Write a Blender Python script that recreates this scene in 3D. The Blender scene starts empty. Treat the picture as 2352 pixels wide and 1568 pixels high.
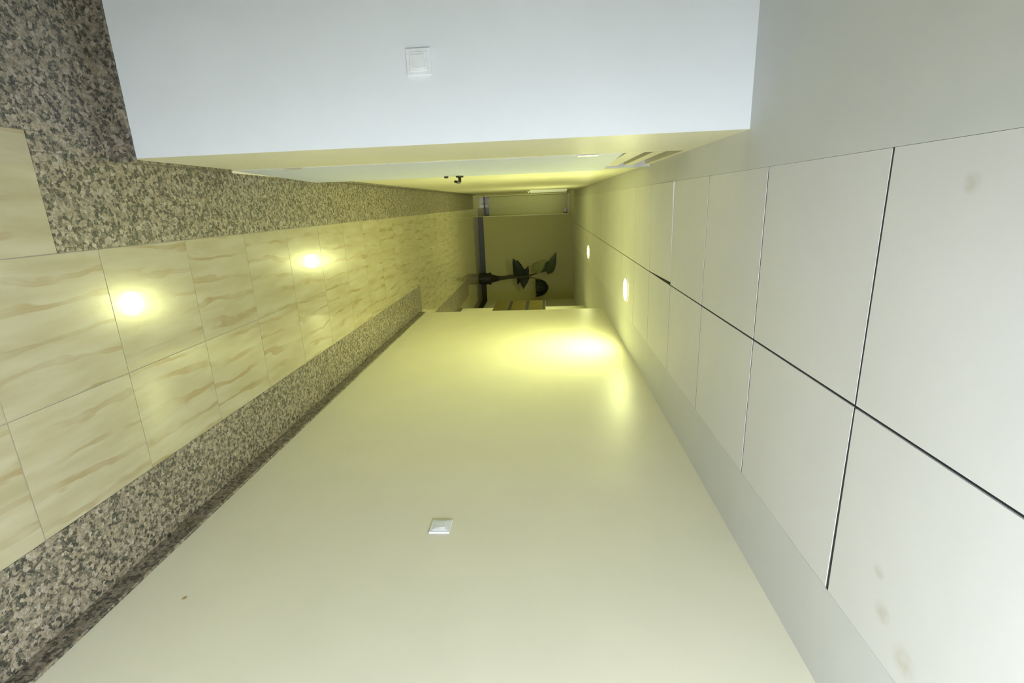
import bpy, bmesh, math, random
from mathutils import Matrix, Vector
random.seed(7)
S = bpy.context.scene
COL = S.collection
EYE = 1.612          # camera height
CEIL = 2.337
WR = 1.313           # right corridor wall
WL = -0.216          # left corridor wall
YF = 1.941           # frontal wall
YE = 12.83           # end wall

# ------------------------------------------------------------------ materials
def new_mat(name):
    m = bpy.data.materials.new(name); m.use_nodes = True
    nt = m.node_tree; b = nt.nodes['Principled BSDF']
    return m, nt, b

def N(nt, t, **kw):
    n = nt.nodes.new(t)
    for k, v in kw.items(): setattr(n, k, v)
    return n

def ramp(nt, stops, interp='LINEAR'):
    r = N(nt, 'ShaderNodeValToRGB'); cr = r.color_ramp; cr.interpolation = interp
    while len(cr.elements) < len(stops): cr.elements.new(0.5)
    for e, (p, c) in zip(cr.elements, stops):
        e.position = p; e.color = (*c, 1)
    return r

def simple(name, col, rough=0.5, metal=0.0, spec=0.5, emit=None, es=0.0, noise=0.03, nscale=40, bump=0.0, coat=0.0):
    m, nt, b = new_mat(name)
    tc = N(nt, 'ShaderNodeTexCoord'); no = N(nt, 'ShaderNodeTexNoise')
    no.inputs['Scale'].default_value = nscale; no.inputs['Detail'].default_value = 4
    nt.links.new(tc.outputs['Object'], no.inputs['Vector'])
    lo = tuple(max(0, c*(1-noise)) for c in col); hi = tuple(min(1, c*(1+noise)) for c in col)
    r = ramp(nt, [(0.3, lo), (0.7, hi)])
    nt.links.new(no.outputs['Fac'], r.inputs['Fac'])
    nt.links.new(r.outputs['Color'], b.inputs['Base Color'])
    b.inputs['Roughness'].default_value = rough; b.inputs['Metallic'].default_value = metal
    b.inputs['Specular IOR Level'].default_value = spec
    b.inputs['Coat Weight'].default_value = coat
    if emit:
        b.inputs['Emission Color'].default_value = (*emit, 1); b.inputs['Emission Strength'].default_value = es
    if bump:
        bu = N(nt, 'ShaderNodeBump'); bu.inputs['Strength'].default_value = bump; bu.inputs['Distance'].default_value = 0.002
        nt.links.new(no.outputs['Fac'], bu.inputs['Height']); nt.links.new(bu.outputs['Normal'], b.inputs['Normal'])
    return m

def spotted(name, col, spots, rough=0.4, spec=0.5, noise=0.02):
    """painted surface with a few small dirt marks: spots = (x, y, z, radius, colour, strength)"""
    m = simple(name, col, rough, spec=spec, noise=noise, nscale=3)
    nt = m.node_tree; b = nt.nodes['Principled BSDF']
    geo = N(nt, 'ShaderNodeNewGeometry')
    no = N(nt, 'ShaderNodeTexNoise'); no.inputs['Scale'].default_value = 60
    nt.links.new(geo.outputs['Position'], no.inputs['Vector'])
    cur = b.inputs['Base Color'].links[0].from_socket
    for (x, y, z, r, c, st) in spots:
        d = N(nt, 'ShaderNodeVectorMath', operation='DISTANCE')
        nt.links.new(geo.outputs['Position'], d.inputs[0]); d.inputs[1].default_value = (x, y, z)
        mr = N(nt, 'ShaderNodeMapRange'); mr.inputs['From Min'].default_value = r*0.3; mr.inputs['From Max'].default_value = r
        mr.inputs['To Min'].default_value = st; mr.inputs['To Max'].default_value = 0
        nt.links.new(d.outputs['Value'], mr.inputs['Value'])
        mu = N(nt, 'ShaderNodeMath', operation='MULTIPLY'); mu.use_clamp = True
        nt.links.new(mr.outputs['Result'], mu.inputs[0]); nt.links.new(no.outputs['Fac'], mu.inputs[1])
        mx = N(nt, 'ShaderNodeMix', data_type='RGBA')
        nt.links.new(mu.outputs['Value'], mx.inputs['Factor'])
        nt.links.new(cur, mx.inputs['A']); mx.inputs['B'].default_value = (*c, 1)
        cur = mx.outputs['Result']
    nt.links.new(cur, b.inputs['Base Color'])
    return m

def tile_material():
    m, nt, b = new_mat('veined_tile')
    geo = N(nt, 'ShaderNodeNewGeometry')
    at = N(nt, 'ShaderNodeAttribute'); at.attribute_name = 'tile_seed'
    off = N(nt, 'ShaderNodeVectorMath', operation='MULTIPLY'); off.inputs[1].default_value = (9, 9, 9)
    nt.links.new(at.outputs['Color'], off.inputs[0])
    add = N(nt, 'ShaderNodeVectorMath', operation='ADD')
    nt.links.new(geo.outputs['Position'], add.inputs[0]); nt.links.new(off.outputs['Vector'], add.inputs[1])
    mp = N(nt, 'ShaderNodeMapping'); mp.inputs['Rotation'].default_value = (0, 0, math.radians(7)); mp.inputs['Scale'].default_value = (1, 0.22, 1)
    nt.links.new(add.outputs['Vector'], mp.inputs['Vector'])
    w = N(nt, 'ShaderNodeTexWave', wave_type='BANDS', bands_direction='X', wave_profile='SIN')
    w.inputs['Scale'].default_value = 3.1; w.inputs['Distortion'].default_value = 5.0
    w.inputs['Detail'].default_value = 3.5; w.inputs['Detail Scale'].default_value = 2.6; w.inputs['Detail Roughness'].default_value = 0.62
    nt.links.new(mp.outputs['Vector'], w.inputs['Vector'])
    n2 = N(nt, 'ShaderNodeTexNoise'); n2.inputs['Scale'].default_value = 5; n2.inputs['Detail'].default_value = 6
    mp2 = N(nt, 'ShaderNodeMapping'); mp2.inputs['Scale'].default_value = (3.0, 0.6, 1)
    nt.links.new(add.outputs['Vector'], mp2.inputs['Vector']); nt.links.new(mp2.outputs['Vector'], n2.inputs['Vector'])
    base = ramp(nt, [(0.25, (0.375, 0.335, 0.205)), (0.5, (0.435, 0.397, 0.262)), (0.75, (0.475, 0.448, 0.322))])
    nt.links.new(n2.outputs['Fac'], base.inputs['Fac'])
    vein = ramp(nt, [(0.0, (0, 0, 0)), (0.84, (0, 0, 0)), (0.96, (1, 1, 1)), (1.0, (0.75, 0.75, 0.75))])
    nt.links.new(w.outputs['Fac'], vein.inputs['Fac'])
    n3 = N(nt, 'ShaderNodeTexNoise'); n3.inputs['Scale'].default_value = 4.0
    nt.links.new(add.outputs['Vector'], n3.inputs['Vector'])
    mr = N(nt, 'ShaderNodeMapRange'); mr.inputs['From Min'].default_value = 0.38; mr.inputs['From Max'].default_value = 0.66
    mr.inputs['To Min'].default_value = 0.05; mr.inputs['To Max'].default_value = 0.72
    nt.links.new(n3.outputs['Fac'], mr.inputs['Value'])
    mu = N(nt, 'ShaderNodeMath', operation='MULTIPLY')
    nt.links.new(vein.outputs['Color'], mu.inputs[0]); nt.links.new(mr.outputs['Result'], mu.inputs[1])
    mx = N(nt, 'ShaderNodeMix', data_type='RGBA'); mx.inputs['B'].default_value = (0.27, 0.185, 0.066, 1)
    nt.links.new(mu.outputs['Value'], mx.inputs['Factor']); nt.links.new(base.outputs['Color'], mx.inputs['A'])
    nt.links.new(mx.outputs['Result'], b.inputs['Base Color'])
    b.inputs['Roughness'].default_value = 0.19; b.inputs['Specular IOR Level'].default_value = 0.3
    b.inputs['Coat Weight'].default_value = 0.7; b.inputs['Coat Roughness'].default_value = 0.045
    fine = N(nt, 'ShaderNodeTexNoise'); fine.inputs['Scale'].default_value = 170; fine.inputs['Detail'].default_value = 2
    nt.links.new(geo.outputs['Position'], fine.inputs['Vector'])
    bu = N(nt, 'ShaderNodeBump'); bu.inputs['Strength'].default_value = 0.12; bu.inputs['Distance'].default_value = 0.001
    nt.links.new(fine.outputs['Fac'], bu.inputs['Height']); nt.links.new(bu.outputs['Normal'], b.inputs['Normal'])
    return m

def granite_material(name, scale=78, dark=1.0, rough=0.34):
    m, nt, b = new_mat(name)
    geo = N(nt, 'ShaderNodeNewGeometry')
    dn = N(nt, 'ShaderNodeTexNoise'); dn.inputs['Scale'].default_value = 90; dn.inputs['Detail'].default_value = 2
    nt.links.new(geo.outputs['Position'], dn.inputs['Vector'])
    dm = N(nt, 'ShaderNodeMix', data_type='RGBA', blend_type='LINEAR_LIGHT'); dm.inputs['Factor'].default_value = 0.008
    nt.links.new(geo.outputs['Position'], dm.inputs['A']); nt.links.new(dn.outputs['Color'], dm.inputs['B'])
    v = N(nt, 'ShaderNodeTexVoronoi'); v.inputs['Scale'].default_value = scale
    nt.links.new(dm.outputs['Result'], v.inputs['Vector'])
    sep = N(nt, 'ShaderNodeSeparateColor'); nt.links.new(v.outputs['Color'], sep.inputs['Color'])
    k = dark
    r = ramp(nt, [(0.0, (0.035*k, 0.036*k, 0.028*k)), (0.30, (0.07*k, 0.068*k, 0.05*k)), (0.38, (0.30*k, 0.255*k, 0.185*k)),
                  (0.62, (0.36*k, 0.30*k, 0.22*k)), (0.72, (0.21*k, 0.185*k, 0.14*k)), (0.88, (0.43*k, 0.38*k, 0.31*k)), (1.0, (0.50*k, 0.47*k, 0.42*k))], 'CONSTANT')
    nt.links.new(sep.outputs['Red'], r.inputs['Fac'])
    v2 = N(nt, 'ShaderNodeTexVoronoi'); v2.inputs['Scale'].default_value = scale*2.1
    nt.links.new(dm.outputs['Result'], v2.inputs['Vector'])
    sep2 = N(nt, 'ShaderNodeSeparateColor'); nt.links.new(v2.outputs['Color'], sep2.inputs['Color'])
    r2 = ramp(nt, [(0.0, (0.05*k, 0.05*k, 0.04*k)), (0.45, (0.26*k, 0.22*k, 0.16*k)), (0.8, (0.40*k, 0.35*k, 0.28*k))], 'CONSTANT')
    nt.links.new(sep2.outputs['Green'], r2.inputs['Fac'])
    mx = N(nt, 'ShaderNodeMix', data_type='RGBA'); mx.inputs['Factor'].default_value = 0.36
    nt.links.new(r.outputs['Color'], mx.inputs['A']); nt.links.new(r2.outputs['Color'], mx.inputs['B'])
    nt.links.new(mx.outputs['Result'], b.inputs['Base Color'])
    b.inputs['Roughness'].default_value = rough
    return m

M = {}
M['cream'] = spotted('cream_wall_paint', (0.80, 0.778, 0.615),
    [(WR, 1.423, 0.306, 0.012, (0.35, 0.24, 0.05), 1.6), (WR, 1.05, 1.95, 0.02, (0.5, 0.46, 0.33), 0.8)], rough=0.40, spec=0.3)
M['white_wall'] = spotted('white_wall_paint', (0.78, 0.815, 0.86), [], rough=0.5, spec=0.3)
M['plaster'] = spotted('ceiling_plaster', (0.72, 0.735, 0.755), [(-0.05, 0.90, CEIL, 0.03, (0.5, 0.48, 0.40), 0.9)], rough=0.6, spec=0.25)
M['ceil_tile'] = spotted('ceiling_tile_board', (0.80, 0.805, 0.83),
    [(-0.003, 0.94, CEIL, 0.022, (0.55, 0.52, 0.44), 0.9), (0.90, 0.96, CEIL, 0.03, (0.6, 0.57, 0.48), 0.9),
     (0.95, 0.88, CEIL, 0.04, (0.6, 0.57, 0.48), 0.8), (0.82, 0.99, CEIL, 0.02, (0.6, 0.57, 0.48), 0.9)], rough=0.55, spec=0.3)
M['void'] = simple('ceiling_void', (0.02, 0.02, 0.022), 0.9)
M['tee'] = simple('ceiling_grid_shadow_gap', (0.04, 0.042, 0.045), 0.7)
M['tile'] = tile_material()
M['grout'] = simple('grey_grout', (0.36, 0.34, 0.27), 0.85)
M['granite'] = granite_material('speckled_granite')
M['granite_skirt'] = granite_material('speckled_granite_skirting', dark=0.8)
M['black_skirt'] = simple('black_stone_skirting', (0.018, 0.017, 0.014), 0.4)
M['end_wall'] = simple('drab_end_wall_paint', (0.51, 0.485, 0.22), 0.6)
M['laminate'] = simple('pale_grey_door_laminate', (0.70, 0.76, 0.94), 0.5, nscale=2)
M['frame'] = simple('cream_door_frame', (0.80, 0.76, 0.60), 0.4)
M['greyframe'] = simple('light_grey_jamb', (0.62, 0.63, 0.60), 0.4)
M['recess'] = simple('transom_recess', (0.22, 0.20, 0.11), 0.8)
M['black_metal'] = simple('black_lever_metal', (0.02, 0.017, 0.012), 0.35, metal=0.3)
M['chrome'] = simple('bright_steel', (0.85, 0.85, 0.83), 0.15, metal=1.0)
M['white_plastic'] = simple('white_switch_plastic', (0.82, 0.85, 0.88), 0.28)
M['brass'] = simple('dull_brass_sheet', (0.105, 0.085, 0.016), 0.42, metal=0.3)
M['slot'] = simple('dark_slot', (0.015, 0.014, 0.012), 0.7)
M['mail_body'] = simple('mailbox_grey_body', (0.50, 0.47, 0.30), 0.5)
M['pot'] = simple('black_planter', (0.014, 0.014, 0.012), 0.45)
M['soil'] = simple('dark_soil', (0.02, 0.016, 0.01), 0.95, bump=0.8)
M['bark'] = simple('brown_green_stem', (0.055, 0.05, 0.02), 0.8, bump=0.5)
M['leaf'] = simple('dark_green_leaf', (0.007, 0.012, 0.006), 0.6, noise=0.3)
M['leaf_mid'] = simple('mid_green_leaf', (0.05, 0.075, 0.025), 0.5, noise=0.2)
M['leaf_pale'] = simple('pale_olive_leaf', (0.24, 0.26, 0.085), 0.5, noise=0.15)
M['end_door'] = simple('pale_green_end_door', (0.60, 0.60, 0.36), 0.45)
M['kick'] = simple('dark_steel_kick_plate', (0.10, 0.095, 0.085), 0.22, metal=0.85)
M['cabinet'] = simple('off_white_cabinet_enamel', (0.80, 0.82, 0.74), 0.3)
M['lens'] = simple('downlight_lens', (0.9, 0.9, 0.8), 0.4, emit=(0.95, 1.0, 0.40), es=360.0)
M['lens_cool'] = simple('added_cool_globe', (0.9, 0.9, 0.9), 0.4, emit=(0.85, 0.905, 1.0), es=266.0)
M['lens_far'] = simple('far_downlight_lens', (0.9, 0.9, 0.8), 0.4, emit=(0.95, 1.0, 0.40), es=390.0)
M['lens_added'] = simple('added_passage_lens', (0.9, 0.9, 0.8), 0.4, emit=(0.95, 1.0, 0.40), es=120.0)
M['ring'] = simple('white_downlight_ring', (0.80, 0.79, 0.70), 0.35)
M['added_frame'] = simple('white_added_frame', (0.75, 0.76, 0.76), 0.4)

# ------------------------------------------------------------------ mesh helpers
def box(bm, x0, x1, y0, y1, z0, z1, mi=0):
    vs = [bm.verts.new(c) for c in ((x0,y0,z0),(x1,y0,z0),(x1,y1,z0),(x0,y1,z0),(x0,y0,z1),(x1,y0,z1),(x1,y1,z1),(x0,y1,z1))]
    fs = []
    for idx in ((0,3,2,1),(4,5,6,7),(0,1,5,4),(1,2,6,5),(2,3,7,6),(3,0,4,7)):
        f = bm.faces.new([vs[i] for i in idx]); f.material_index = mi; fs.append(f)
    return vs, fs

def link(name, bm, mats, parent=None, bevel=0.0, smooth=False, seg=2):
    me = bpy.data.meshes.new(name); bm.normal_update(); bm.to_mesh(me); bm.free()
    for m in (mats if isinstance(mats, (list, tuple)) else [mats]): me.materials.append(m)
    o = bpy.data.objects.new(name, me); COL.objects.link(o)
    if parent: o.parent = parent
    if bevel:
        b = o.modifiers.new('bevel', 'BEVEL'); b.width = bevel; b.segments = seg; b.limit_method = 'ANGLE'
    if smooth:
        for p in me.polygons: p.use_smooth = True
    return o

def boxes(name, lst, mat, parent=None, bevel=0.0):
    bm = bmesh.new()
    for b in lst: box(bm, *b)
    return link(name, bm, mat, parent, bevel)

def lathe(bm, prof, seg=24, c=(0, 0, 0), axis='Z', mi=0):
    """prof = [(radius, height)...], closed at the ends when radius is 0"""
    rings = []
    def P(r, h, a):
        x, y = r*math.cos(a), r*math.sin(a)
        p = {'Z': (x, y, h), 'X': (h, x, y), 'Y': (x, h, y)}[axis]
        return (p[0]+c[0], p[1]+c[1], p[2]+c[2])
    for r, h in prof:
        if r < 1e-6: rings.append([bm.verts.new(P(0, h, 0))])
        else: rings.append([bm.verts.new(P(r, h, 2*math.pi*i/seg)) for i in range(seg)])
    for a, b in zip(rings, rings[1:]):
        for i in range(seg):
            j = (i+1) % seg
            if len(a) == 1 and len(b) == 1: continue
            if len(a) == 1: f = bm.faces.new((a[0], b[i], b[j]))
            elif len(b) == 1: f = bm.faces.new((a[i], a[j], b[0]))
            else: f = bm.faces.new((a[i], a[j], b[j], b[i]))
            f.material_index = mi
    bmesh.ops.recalc_face_normals(bm, faces=bm.faces)

def tube(bm, pts, rad, seg=10):
    pts = [Vector(p) for p in pts]; rings = []
    up = Vector((0.3, 0.5, 0.81)).normalized()
    for i, p in enumerate(pts):
        t = (pts[min(i+1, len(pts)-1)] - pts[max(i-1, 0)]).normalized()
        u = t.cross(up).normalized(); v = t.cross(u)
        r = rad[i] if isinstance(rad, (list, tuple)) else rad
        rings.append([bm.verts.new(p + u*r*math.cos(2*math.pi*k/seg) + v*r*math.sin(2*math.pi*k/seg)) for k in range(seg)])
    for a, b in zip(rings, rings[1:]):
        for k in range(seg): bm.faces.new((a[k], a[(k+1) % seg], b[(k+1) % seg], b[k]))
    bm.faces.new(rings[0][::-1]); bm.faces.new(rings[-1])
    bmesh.ops.recalc_face_normals(bm, faces=bm.faces)

def struct(o): o['kind'] = 'structure'; return o
def tag(o, label, cat, group=None):
    o['label'] = label; o['category'] = cat
    if group: o['group'] = group
    return o
def empty(name, loc, label, cat, group=None):
    o = bpy.data.objects.new(name, None); o.empty_display_size = 0.1; COL.objects.link(o); o.location = loc
    return tag(o, label, cat, group)

# ------------------------------------------------------------------ floor
def floor():
    bm = bmesh.new()
    cl = bm.loops.layers.float_color.new('tile_seed')
    _, fs = box(bm, -3.3, 2.6, -3.3, 14.7, -0.12, -0.0025, 1)
    def tile(x0, x1, y0, y1):
        if x1-x0 < 0.01 or y1-y0 < 0.01: return
        g = 0.0016
        vs, fs = box(bm, x0+g, x1-g, y0+g, y1-g, -0.01, 0.0, 0)
        s = (random.random(), random.random(), random.random(), 1)
        for f in fs:
            for l in f.loops: l[cl] = s
    st, y00 = 0.4622, 1.7621
    for k in range(-12, 28):
        y0, y1 = y00+k*st, y00+(k+1)*st
        def strip(x0, x1, a=-3.3, b=14.6):
            tile(x0, x1, max(y0, a), min(y1, b))
        strip(0.1039, 0.5765); strip(0.5765, 0.986)
        strip(-0.279, 0.1039, b=1.605); strip(-0.216, 0.1039, a=12.05); strip(-0.68, -0.216, a=12.09); strip(-1.14, -0.68, a=12.09); strip(-1.60, -1.14, a=12.09)
        strip(0.986, 1.50, a=6.43, b=12.9); strip(1.50, 1.87, a=10.57, b=12.9); strip(1.87, 2.45, a=9.2, b=12.9)
    struct(link('floor', bm, [M['tile'], M['grout']]))
floor()

def granite(name, rects):
    bm = bmesh.new()
    for r in rects: box(bm, r[0]+0.0006, r[1]-0.0006, r[2]+0.0006, r[3]-0.0006, -0.01, 0.0004)
    struct(link(name, bm, M['granite']))
# borders of speckled granite, slabs butted end to end
granite('trim_1', [(0.986, WR, a, b) for a, b in ((-3.3, -0.9), (-0.9, 1.1), (1.1, 3.0), (3.0, 4.8), (4.8, 6.43))])
granite('trim_2', [(WL, 0.1039, a, b) for a, b in ((1.605, 3.7), (3.7, 5.9), (5.9, 8.1), (8.1, 10.2), (10.2, 12.05))]
        + [(-0.279, WL, 1.605, YF), (-1.75, -0.279, 1.605, YF), (-3.3, -1.75, 1.605, YF), (-1.75, -0.279, -0.6, 1.605), (-3.3, -1.75, -0.6, 1.605)])
granite('trim_3', [(WR, 1.87, 6.27, 6.43), (1.50, 1.87, 6.43, 8.5), (1.50, 1.87, 8.5, 10.57), (0.10, 0.30, 12.84, 14.25)])

# ------------------------------------------------------------------ walls
struct(boxes('wall_right', [(WR, 2.5, -3.2, 6.27, -0.01, CEIL+0.05)], M['cream']))
struct(boxes('wall_right_recess', [(1.87, 2.5, 6.27, 9.2, -0.01, CEIL+0.05)], M['cream']))
struct(boxes('wall_right_far', [(2.42, 2.55, 9.2, YE, -0.01, CEIL+0.05)], M['cream']))
struct(boxes('wall_end', [(0.315, 2.6, YE, YE+0.14, -0.01, CEIL+0.05)], M['end_wall']))
struct(boxes('wall_passage', [(-1.6, WL-0.14, 11.95, 12.08, -0.01, CEIL+0.05), (-1.75, -1.6, 11.95, 14.55, -0.01, CEIL+0.05)], M['cream']))
struct(boxes('wall_end_left', [(-1.6, 0.5, 14.42, 14.55, -0.01, CEIL+0.05), (0.36, 0.5, YE+0.14, 14.42, -0.01, CEIL+0.05)], M['end_wall']))
DY0, DY1 = 2.66, 3.68     # door opening in the left wall
struct(boxes('wall_left', [(WL-0.14, WL, YF+0.1, DY0, -0.01, CEIL+0.05), (WL-0.14, WL, DY1, 12.08, -0.01, CEIL+0.05),
                           (WL-0.26, WL-0.16, DY0-0.1, DY1+0.1, -0.01, CEIL+0.05)], M['cream']))
def front_wall():   # white face towards the lobby, cream edge along the corridor
    bm = bmesh.new(); _, fs = box(bm, -3.3, WL, YF, YF+0.1, -0.01, CEIL+0.05)
    for f in fs:
        if f.calc_center_median().x > WL-0.001: f.material_index = 1
    struct(link('wall_front_left', bm, [M['white_wall'], M['cream']]))
front_wall()
struct(boxes('wall_lobby_left', [(-3.4, -3.3, -0.45, 2.1, -0.01, CEIL+0.05)], M['white_wall']))
struct(boxes('wall_light_blocker', [(-3.3, 0.225, -0.45, -0.35, -0.01, CEIL+0.05), (-0.2, -0.06, -3.2, -0.45, -0.01, CEIL+0.05)], M['white_wall']))  # stub added out of view to shade the front wall's left; second box closes corridor
WX0, WX1, WZ0, WZ1 = 0.15, 1.10, 0.45, 2.15
struct(boxes('wall_back', [(-0.2, WX0, -3.3, -3.2, -0.01, CEIL+0.05), (WX1, 2.5, -3.3, -3.2, -0.01, CEIL+0.05),
                           (WX0, WX1, -3.3, -3.2, -0.01, WZ0), (WX0, WX1, -3.3, -3.2, WZ1, CEIL+0.05)], M['white_wall']))
wn = struct(boxes('added_window_1', [(WX0, WX0+0.05, -3.29, -3.21, WZ0, WZ1), (WX1-0.05, WX1, -3.29, -3.21, WZ0, WZ1),
                        (WX0+0.05, WX1-0.05, -3.29, -3.21, WZ0, WZ0+0.05), (WX0+0.05, WX1-0.05, -3.29, -3.21, WZ1-0.05, WZ1)], M['added_frame'], bevel=0.004))  # invented opening out of view, added to carry the cool fill light

# skirting
SK = 0.082
def skirt(name, lst, mat='granite_skirt'): struct(boxes(name, lst, M[mat], bevel=0.002))
skirt('baseboard_right', [(WR-0.012, WR+0.002, a, b-0.001, 0.0005, SK) for a, b in ((-3.2, -0.9), (-0.9, 1.1), (1.1, 3.0), (3.0, 4.8), (4.8, 6.27))])
skirt('baseboard_front', [(-1.75, WL+0.012, YF-0.012, YF+0.002, 0.0005, SK), (-3.3, -1.751, YF-0.012, YF+0.002, 0.0005, SK)])
skirt('baseboard_left', [(WL-0.002, WL+0.010, YF+0.003, DY0-0.05, 0.0005, SK*0.55)] +
      [(WL-0.002, WL+0.014, a, b-0.001, 0.0005, SK) for a, b in ((DY1+0.09, 5.9), (5.9, 8.1), (8.1, 10.2), (10.2, 12.05))])
skirt('baseboard_end', [(0.31, 2.42, YE-0.014, YE+0.002, 0.0005, 0.125)], 'black_skirt')
skirt('baseboard_far_right', [(2.408, 2.422, 9.2, YE-0.014, 0.0005, 0.125)], 'black_skirt')
skirt('baseboard_recess', [(1.858, 1.872, 6.27, 9.2, 0.0005, SK)])

# ------------------------------------------------------------------ ceiling
XL, XM, XR = -0.0806, 0.4949, 1.0148
def ceiling():
    bm = bmesh.new()
    Z1 = CEIL+0.06
    # plaster borders
    box(bm, -3.4, XL, -3.3, YF, CEIL, Z1, 0); box(bm, WL-0.3, XL, YF, 12.0, CEIL, Z1, 0); box(bm, -1.7, XL, 12.0, 14.6, CEIL, Z1, 0)
    box(bm, XR, 2.6, -3.3, 14.6, CEIL, Z1, 0)
    box(bm, XL, XR, YE-0.1, 14.6, CEIL, Z1, 0)
    # shadow gap in the middle and dark void above the boards
    box(bm, XL, XR, -3.3, YE-0.1, CEIL+0.0045, CEIL+0.05, 1)
    st, y00 = 0.6, 1.1567
    for k in range(-8, 20):
        y0, y1 = y00+k*st, min(y00+(k+1)*st, YE-0.1)
        if y1-y0 < 0.05: continue
        box(bm, XL, XM-0.004, y1-0.006, y1+0.006, CEIL+0.0016, CEIL+0.01, 3); box(bm, XM+0.004, XR, y1-0.006, y1+0.006, CEIL+0.0016, CEIL+0.01, 3)
        for a, b, side in ((XL, XM, 0), (XM, XR, 1)):
            gm, gt, ge = 0.0036, 0.0038, 0.0008
            x0 = a+(ge if side == 0 else gm); x1 = b-(gm if side == 0 else ge)
            zz = 0.0002 + random.random()*0.0005
            vs, fs = box(bm, x0, x1, y0+gt, y1-gt, CEIL+zz, CEIL+zz+0.014, 2)
            for v in vs:
                v.co.z += 0.0003*(random.random()-0.5)
            if k == 3 and side == 0:       # one board hanging slightly askew
                for v in vs:
                    if v.co.y < y0+0.1 and v.co.x < XL+0.1: v.co.z -= 0.005
                    if v.co.y < y0+0.1 and v.co.x > XM-0.1: v.co.x -= 0.014
            if k == 0 and side == 1:
                for v in vs:
                    if v.co.y < y0+0.1 and v.co.x > XR-0.1: v.co.y += 0.007
    struct(link('ceiling', bm, [M['plaster'], M['void'], M['ceil_tile'], M['tee']]))
ceiling()

# ------------------------------------------------------------------ door_1 in the left wall
def door_one():
    H0, H1 = 0.018, 2.015
    L = 0.965
    bm = bmesh.new(); box(bm, -0.042, 0.0, 0.0, L, H0, H1)
    d = struct(link('door_1', bm, M['laminate'], bevel=0.002))
    d.location = (WL+0.002, 2.680, 0); d.rotation_euler = (0, 0, -math.radians(1.5))
    inv = (Matrix.Translation(d.location) @ d.rotation_euler.to_matrix().to_4x4()).inverted()
    def keep(o):       # a child built in world coordinates
        o.parent = d; o.matrix_parent_inverse = inv; return o
    fx0, fx1 = WL-0.10, WL+0.001
    keep(boxes('door_frame', [(fx0, fx1, 2.640, 2.676, 0.0, CEIL), (fx0, fx1, 2.676, 3.70, 2.030, 2.118),
                              (fx0, fx1, 2.676, 3.70, 2.163, 2.222), (fx0, fx1, 2.676, 3.70, 2.305, CEIL)], M['frame'], bevel=0.002))
    keep(boxes('door_jamb', [(fx0, WL+0.016, 3.655, 3.745, 0.0, CEIL)], M['greyframe'], bevel=0.002))
    keep(boxes('transom_panel', [(WL-0.13, WL-0.075, 2.67, 3.66, 2.03, CEIL)], M['recess']))
    keep(boxes('threshold', [(WL-0.05, WL+0.012, 2.676, 3.655, 0.0, 0.012)], M['frame'], bevel=0.002))
    for z in (0.33, 1.84):
        bm = bmesh.new(); lathe(bm, [(0, -0.05), (0.005, -0.05), (0.005, 0.05), (0, 0.05)], 12, (0.003, -0.004, z))
        link('hinge', bm, M['chrome'], d, smooth=False)
    # lever handle: rosette, neck, lever
    bm = bmesh.new(); hy, hz = L-0.055, 1.05
    lathe(bm, [(0, 0), (0.026, 0), (0.026, 0.008), (0.020, 0.011), (0, 0.011)], 20, (0.0, hy, hz), axis='X')
    h = link('door_handle', bm, M['black_metal'], d)
    bm = bmesh.new(); tube(bm, [(0.008, hy, hz), (0.025, hy, hz), (0.036, hy-0.002, hz), (0.042, hy-0.010, hz-0.002),
                                (0.043, hy-0.04, hz-0.010), (0.041, hy-0.080, hz-0.020)], [0.010, 0.010, 0.011, 0.010, 0.009, 0.008], 10)
    link('lever', bm, M['black_metal'], h, smooth=True)
    bm = bmesh.new(); lathe(bm, [(0, 0), (0.015, 0), (0.015, 0.008), (0.010, 0.012), (0, 0.012)], 16, (0.0, hy, 0.958), axis='X')
    link('key_cylinder', bm, M['black_metal'], d)
door_one()

# door at the far left end of the corridor
def door_two():
    y = 14.34
    d = struct(boxes('door_2', [(WL+0.03, 0.32, y, y+0.045, 0.012, 2.27)], M['end_door'], bevel=0.003))
    boxes('kick_plate', [(WL+0.03, 0.32, y-0.006, y-0.0005, 0.016, 0.13)], M['kick'], d, bevel=0.001)
    boxes('door_frame', [(WL, WL+0.028, y-0.03, y+0.07, 0, 2.30), (0.322, 0.355, y-0.03, y+0.07, 0, 2.30), (WL, 0.355, y-0.03, y+0.07, 2.272, CEIL)], M['frame'], d, bevel=0.003)
    boxes('door_closer', [(0.20, 0.31, y-0.05, y-0.002, 2.19, 2.25)], M['kick'], d, bevel=0.004)
    bm = bmesh.new(); lathe(bm, [(0, 0), (0.02, 0), (0.02, -0.012), (0.012, -0.03), (0.024, -0.05), (0, -0.062)], 16, (0.0, y-0.006, 0.055), axis='Y')
    link('doorstop', bm, M['chrome'], d, smooth=True)
door_two()
# vertical corner bead between the end wall and the end doorway
struct(boxes('trim_4', [(0.300, 0.316, YE-0.01, YE+0.03, 0.125, 2.25)], M['frame'], bevel=0.002))

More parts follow.
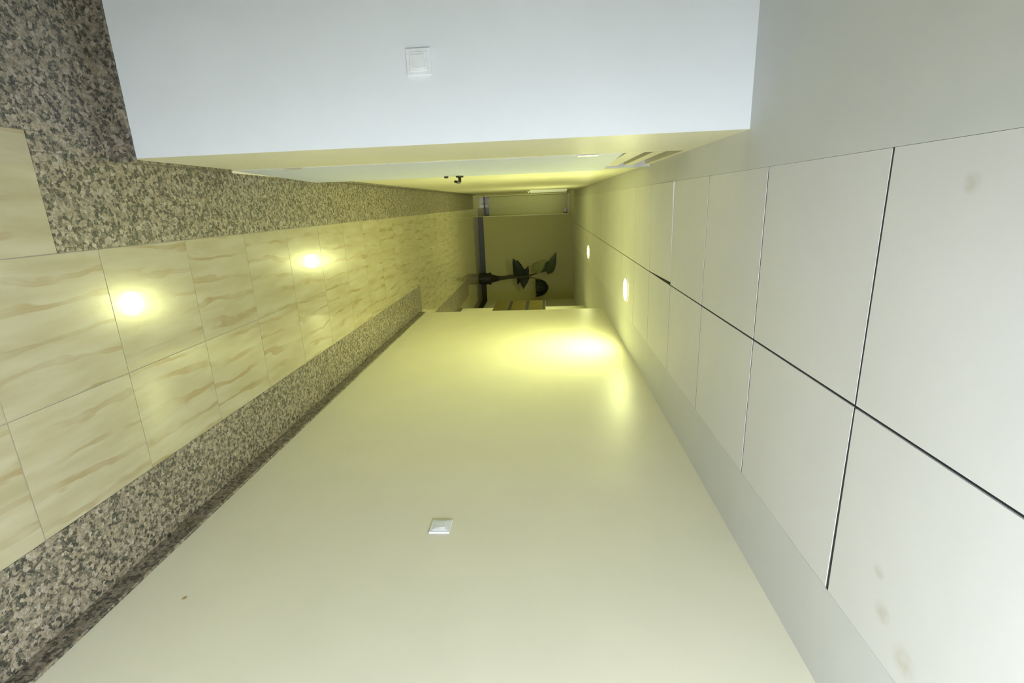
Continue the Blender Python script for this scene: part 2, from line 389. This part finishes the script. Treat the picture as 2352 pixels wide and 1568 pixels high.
# ------------------------------------------------------------------ light switches
def light_switch(name, loc, rz, label):
    e = empty(name, loc, label, 'light switch')
    e.rotation_euler = (0, 0, rz)
    s = 0.0435
    bm = bmesh.new(); box(bm, -s, s, -0.009, 0.0, -s, s)
    link('switch_plate', bm, M['white_plastic'], e, bevel=0.003, seg=3)
    bm = bmesh.new(); box(bm, -0.031, 0.031, -0.012, -0.0085, -0.031, 0.031)
    link('inner_frame', bm, M['white_plastic'], e, bevel=0.0015)
    bm = bmesh.new(); vs, fs = box(bm, -0.022, 0.022, -0.0165, -0.0115, -0.0225, 0.0225)
    for v in vs:
        if v.co.y < -0.014 and v.co.z < 0: v.co.y += 0.0035
    link('rocker', bm, M['white_plastic'], e, bevel=0.0015)
light_switch('light_switch', (-0.486, YF, 1.190), 0.0, 'white square rocker switch on the white wall that faces the camera')
light_switch('light_switch', (WR, 1.832, 1.152), -math.pi/2, 'white square rocker switch on the long cream wall beside the floor border')

# ------------------------------------------------------------------ downlights
def downlight(loc, label, lens='lens'):
    e = empty('ceiling_downlight', loc, label, 'ceiling light', 'round downlights in the tiled ceiling')
    bm = bmesh.new(); lathe(bm, [(0.098, -0.001), (0.112, -0.001), (0.115, -0.004), (0.112, -0.008), (0.100, -0.009), (0.098, -0.006), (0.098, -0.001)], 40)
    link('trim_ring', bm, M['ring'], e)
    bm = bmesh.new(); lathe(bm, [(0, -0.0075), (0.07, -0.0072), (0.098, -0.0055), (0.098, -0.001), (0, -0.001)], 40)
    link('lens', bm, M[lens], e)
downlight((0.787, 4.53, CEIL), 'round glowing downlight in the tiled ceiling nearer the camera, larger of the two')
downlight((0.820, 8.40, CEIL), 'round glowing downlight in the tiled ceiling nearer the end wall, smaller of the two', 'lens_far')
downlight((-0.80, 13.2, CEIL), 'unseen round downlight added in the side passage to light the far end door', 'lens_added')  # hidden lamp added only to brighten the end door

def added_globe():  # cool globe added out of view to brighten the near walls and ceiling
    cx, cy, cz = 0.37, -0.85, 2.04
    e = empty('added_globe_lamp', (cx, cy, CEIL), 'white opal globe lamp added unseen behind the camera to light the near end', 'lamp')
    bm = bmesh.new(); lathe(bm, [(0, -0.03), (0.05, -0.028), (0.06, -0.001), (0, -0.001)], 24)
    link('canopy', bm, M['ring'], e, smooth=True)
    bm = bmesh.new(); lathe(bm, [(0, cz+0.13-CEIL), (0.008, cz+0.13-CEIL), (0.008, -0.02), (0, -0.02)], 12)
    link('rod', bm, M['ring'], e)
    bm = bmesh.new(); lathe(bm, [(0, 0.14)]+[(0.14*math.sin(math.pi*i/16), 0.14*math.cos(math.pi*i/16)) for i in range(1, 16)]+[(0, -0.14)], 32, (0, 0, cz-CEIL))
    link('globe', bm, M['lens_cool'], e, smooth=True)
added_globe()

# ------------------------------------------------------------------ mailbox bank on the recessed right wall
def mailboxes():
    x0, y0, y1 = 1.655, 7.55, 8.72
    e = empty('mailbox_bank', (1.87, (y0+y1)/2, 0.76), 'dull brass mailbox bank with three rows and dark slots on the set-back right wall', 'mailbox')
    def W(o):
        o.parent = e; o.matrix_parent_inverse = Matrix.Translation(e.location).inverted(); return o
    W(boxes('body', [(x0+0.012, 1.869, y0, y1, 0.755, 1.619)], M['mail_body'], bevel=0.004))
    zs = [(0.765, 1.00), (1.055, 1.285), (1.345, 1.565)]
    for i, (a, b) in enumerate(zs):
        W(boxes('slot', [(x0+0.006, x0+0.013, y0+0.01, y1-0.01, b+0.004, b+0.052)], M['slot']))
        bm = bmesh.new(); box(bm, x0, x0+0.014, y0+0.008, y1-0.008, a, b)
        p = W(link('door', bm, M['brass'], bevel=0.002))
        for yy in ([8.1], [8.0, 8.25], [8.0, 8.15, 8.3, 8.45])[i]:
            bm = bmesh.new(); lathe(bm, [(0, 0), (0.011, 0), (0.011, -0.008), (0.006, -0.013), (0, -0.013)], 14, (x0, yy, a+0.035), axis='X')
            k = link('lock', bm, M['chrome'], p); k.matrix_parent_inverse = Matrix.Translation(e.location).inverted()
mailboxes()

# ------------------------------------------------------------------ shallow cabinet on the left wall
def cabinet():
    e = empty('wall_cabinet', (WL, 10.0, 1.36), 'slim pale wall cabinet high on the far left wall with a bright steel latch', 'cabinet')
    def W(o):
        o.parent = e; o.matrix_parent_inverse = Matrix.Translation(e.location).inverted(); return o
    W(boxes('cabinet_body', [(WL+0.001, WL+0.040, 9.75, 10.35, 1.37, 2.06)], M['cabinet'], bevel=0.004))
    W(boxes('cabinet_door', [(WL+0.041, WL+0.052, 9.76, 10.34, 1.38, 2.05)], M['cabinet'], bevel=0.002))
    bm = bmesh.new(); lathe(bm, [(0, -0.03), (0.02, -0.028), (0.028, 0), (0.02, 0.028), (0, 0.03)], 16, (WL+0.035, 9.742, 1.35))
    W(link('latch', bm, M['chrome'], smooth=True))
cabinet()

# ------------------------------------------------------------------ potted plant by the end wall
def leaf_mesh(bm, base, tip, width, bulge=(0, -1, 0), droop=0.0, jag=0.0, n=10, shape=0.45):
    base, tip = Vector(base), Vector(tip); ax = tip-base
    side = ax.cross(Vector(bulge)).normalized(); out = Vector(bulge).normalized()
    rows = []
    for i in range(n+1):
        t = i/n
        w = width*(math.sin(math.pi*t**shape)**0.9 if 0 < t < 1 else 0.03)
        if jag: w *= 1 + jag*(random.random()-0.5)
        c = base + ax*t + out*(0.10*ax.length*math.sin(math.pi*t)) + Vector((0, 0, -droop*t*t))
        rows.append([bm.verts.new(c + side*w*s + out*(-0.25*abs(s)*w)) for s in (-1, -0.5, 0, 0.5, 1)])
    for a, b in zip(rows, rows[1:]):
        for k in range(4): bm.faces.new((a[k], a[k+1], b[k+1], b[k]))
def solid(o, t=0.004):
    m = o.modifiers.new('thickness', 'SOLIDIFY'); m.thickness = t; m.offset = 0
    s = o.modifiers.new('smooth', 'SUBSURF'); s.levels = 1; s.render_levels = 1
    for p in o.data.polygons: p.use_smooth = True
    return o
def plant():
    px, py = 1.785, 12.4
    e = empty('potted_plant', (px, py, 0), 'dark potted plant with a bare stem and broad leaves against the end wall', 'plant')
    def P(x, z, dy=0.0): return (x-px, dy, z)
    bm = bmesh.new(); lathe(bm, [(0, 0), (0.118, 0), (0.128, 0.02), (0.140, 0.25), (0.152, 0.255), (0.152, 0.295), (0.136, 0.295), (0.132, 0.26), (0, 0.255)], 28)
    link('pot', bm, M['pot'], e)
    bm = bmesh.new(); lathe(bm, [(0.131, 0.255), (0.11, 0.285), (0.08, 0.36), (0.068, 0.44), (0.05, 0.50), (0, 0.51)], 18)
    for v in bm.verts: v.co += Vector((random.uniform(-1, 1), random.uniform(-1, 1), random.uniform(-1, 1)))*0.010
    link('soil_mound', bm, M['soil'], e, smooth=True)
    bm = bmesh.new(); tube(bm, [P(1.785, 0.42), P(1.775, 0.6), P(1.755, 0.78), P(1.75, 0.92), P(1.765, 1.05), P(1.75, 1.2), P(1.72, 1.32), P(1.68, 1.45)],
                           [0.062, 0.048, 0.046, 0.050, 0.050, 0.034, 0.018, 0.010], 10)
    tube(bm, [P(1.765, 1.05), P(1.79, 1.22), P(1.80, 1.36), P(1.90, 1.50), P(2.0, 1.54)], [0.012, 0.010, 0.010, 0.009, 0.006], 8)
    tube(bm, [P(1.68, 1.42), P(1.66, 1.56), P(1.62, 1.72)], [0.010, 0.008, 0.006], 8)
    link('stem', bm, M['bark'], e, smooth=True)
    def leaf(name, mat, *specs):
        bm = bmesh.new()
        for (a, t, w), k in specs: leaf_mesh(bm, a, t, w*1.3, **k)
        solid(link(name, bm, M[mat], e))
    leaf('leaf', 'leaf', ((P(1.83, 1.08), P(1.29, 0.86, -0.12), 0.115), dict(jag=0.25, shape=0.6)))
    leaf('leaf', 'leaf', ((P(1.80, 1.06), P(1.36, 0.95, 0.12), 0.09), dict(jag=0.25, shape=0.6)))
    leaf('leaf', 'leaf', ((P(1.70, 1.12), P(2.05, 1.09, -0.10), 0.10), dict(jag=0.2, shape=0.45)))
    leaf('leaf', 'leaf', ((P(1.74, 1.02), P(1.97, 0.94, 0.06), 0.05), dict(jag=0.2)))
    leaf('leaf', 'leaf', ((P(1.79, 1.12), P(1.49, 1.225, -0.05), 0.062), dict(jag=0.2, shape=0.55)))
    leaf('leaf', 'leaf_pale', ((P(1.66, 1.33), P(1.36, 1.66, -0.08), 0.105), dict(shape=0.6)))
    leaf('leaf', 'leaf_mid', ((P(1.72, 1.70), P(1.18, 1.905, -0.10), 0.085), dict(jag=0.15, shape=0.62)))
    leaf('leaf', 'leaf_mid', ((P(1.66, 1.54), P(1.40, 1.73, 0.05), 0.06), dict(shape=0.6)))
    # rounded clump of drooping leaves on the right-hand branch
    bm = bmesh.new(); cx, cz, n = 2.045, 1.40, 22
    for i in range(n):
        a = 2*math.pi*i/n + random.uniform(-.1, .1); r = 0.235*random.uniform(.85, 1.05)
        pts = []
        for t in (0, .25, .5, .75, 1):
            th = math.pi/2*t
            pts.append(Vector((cx-px + r*math.sin(th)*math.cos(a), r*0.7*math.sin(th)*math.sin(a), cz + 0.305*math.cos(th)-0.02*t)))
        prev = None
        for j, p in enumerate(pts):
            w = 0.058*(0.35, 0.8, 1.0, 0.9, 0.55)[j]; sd = Vector((-math.sin(a), math.cos(a), 0))*w
            row = [bm.verts.new(p-sd), bm.verts.new(p+Vector((math.cos(a), math.sin(a), 0.3))*0.01), bm.verts.new(p+sd)]
            if prev: 
                for k in range(2): bm.faces.new((prev[k], prev[k+1], row[k+1], row[k]))
            prev = row
    solid(link('leaf_clump', bm, M['leaf'], e))
plant()

# ------------------------------------------------------------------ light
def area(name, loc, rot, sx, sy, power, col):
    l = bpy.data.lights.new(name, 'AREA'); l.shape = 'RECTANGLE'; l.size = sx; l.size_y = sy; l.energy = power; l.color = col
    o = bpy.data.objects.new(name, l); COL.objects.link(o); o.location = loc; o.rotation_euler = rot; return o
area('added_window_fill', ((WX0+WX1)/2, -3.19, (WZ0+WZ1)/2), (math.radians(90), 0, 0), WX1-WX0-0.1, WZ1-WZ0-0.1, 30, (0.86, 0.94, 1.0))  # cool fill light added in the invented opening behind the camera
w = bpy.data.worlds.new('sky'); S.world = w; w.use_nodes = True
w.node_tree.nodes['Background'].inputs['Color'].default_value = (0.75, 0.87, 1.0, 1)
w.node_tree.nodes['Background'].inputs['Strength'].default_value = 0.6

# ------------------------------------------------------------------ camera (held on its side: up in the room is right in the picture)
cam = bpy.data.cameras.new('camera'); co = bpy.data.objects.new('camera', cam); COL.objects.link(co)
R = Matrix(((0.038381112, -0.963675285, -0.264304436), (0.058794316, 0.266218928, -0.962117826), (0.997532014, 0.021387554, 0.066876407)))
co.matrix_world = Matrix.Translation((0, 0, EYE)) @ R.to_4x4()
cam.sensor_fit = 'HORIZONTAL'; cam.sensor_width = 36.0; cam.lens = 36.0*1160.8/2352; cam.clip_start = 0.02
S.camera = co
S.view_settings.view_transform = 'Standard'; S.view_settings.look = 'None'
S.view_settings.gamma = 1.0; S.view_settings.exposure = 0.0; S.view_settings.use_curve_mapping = False
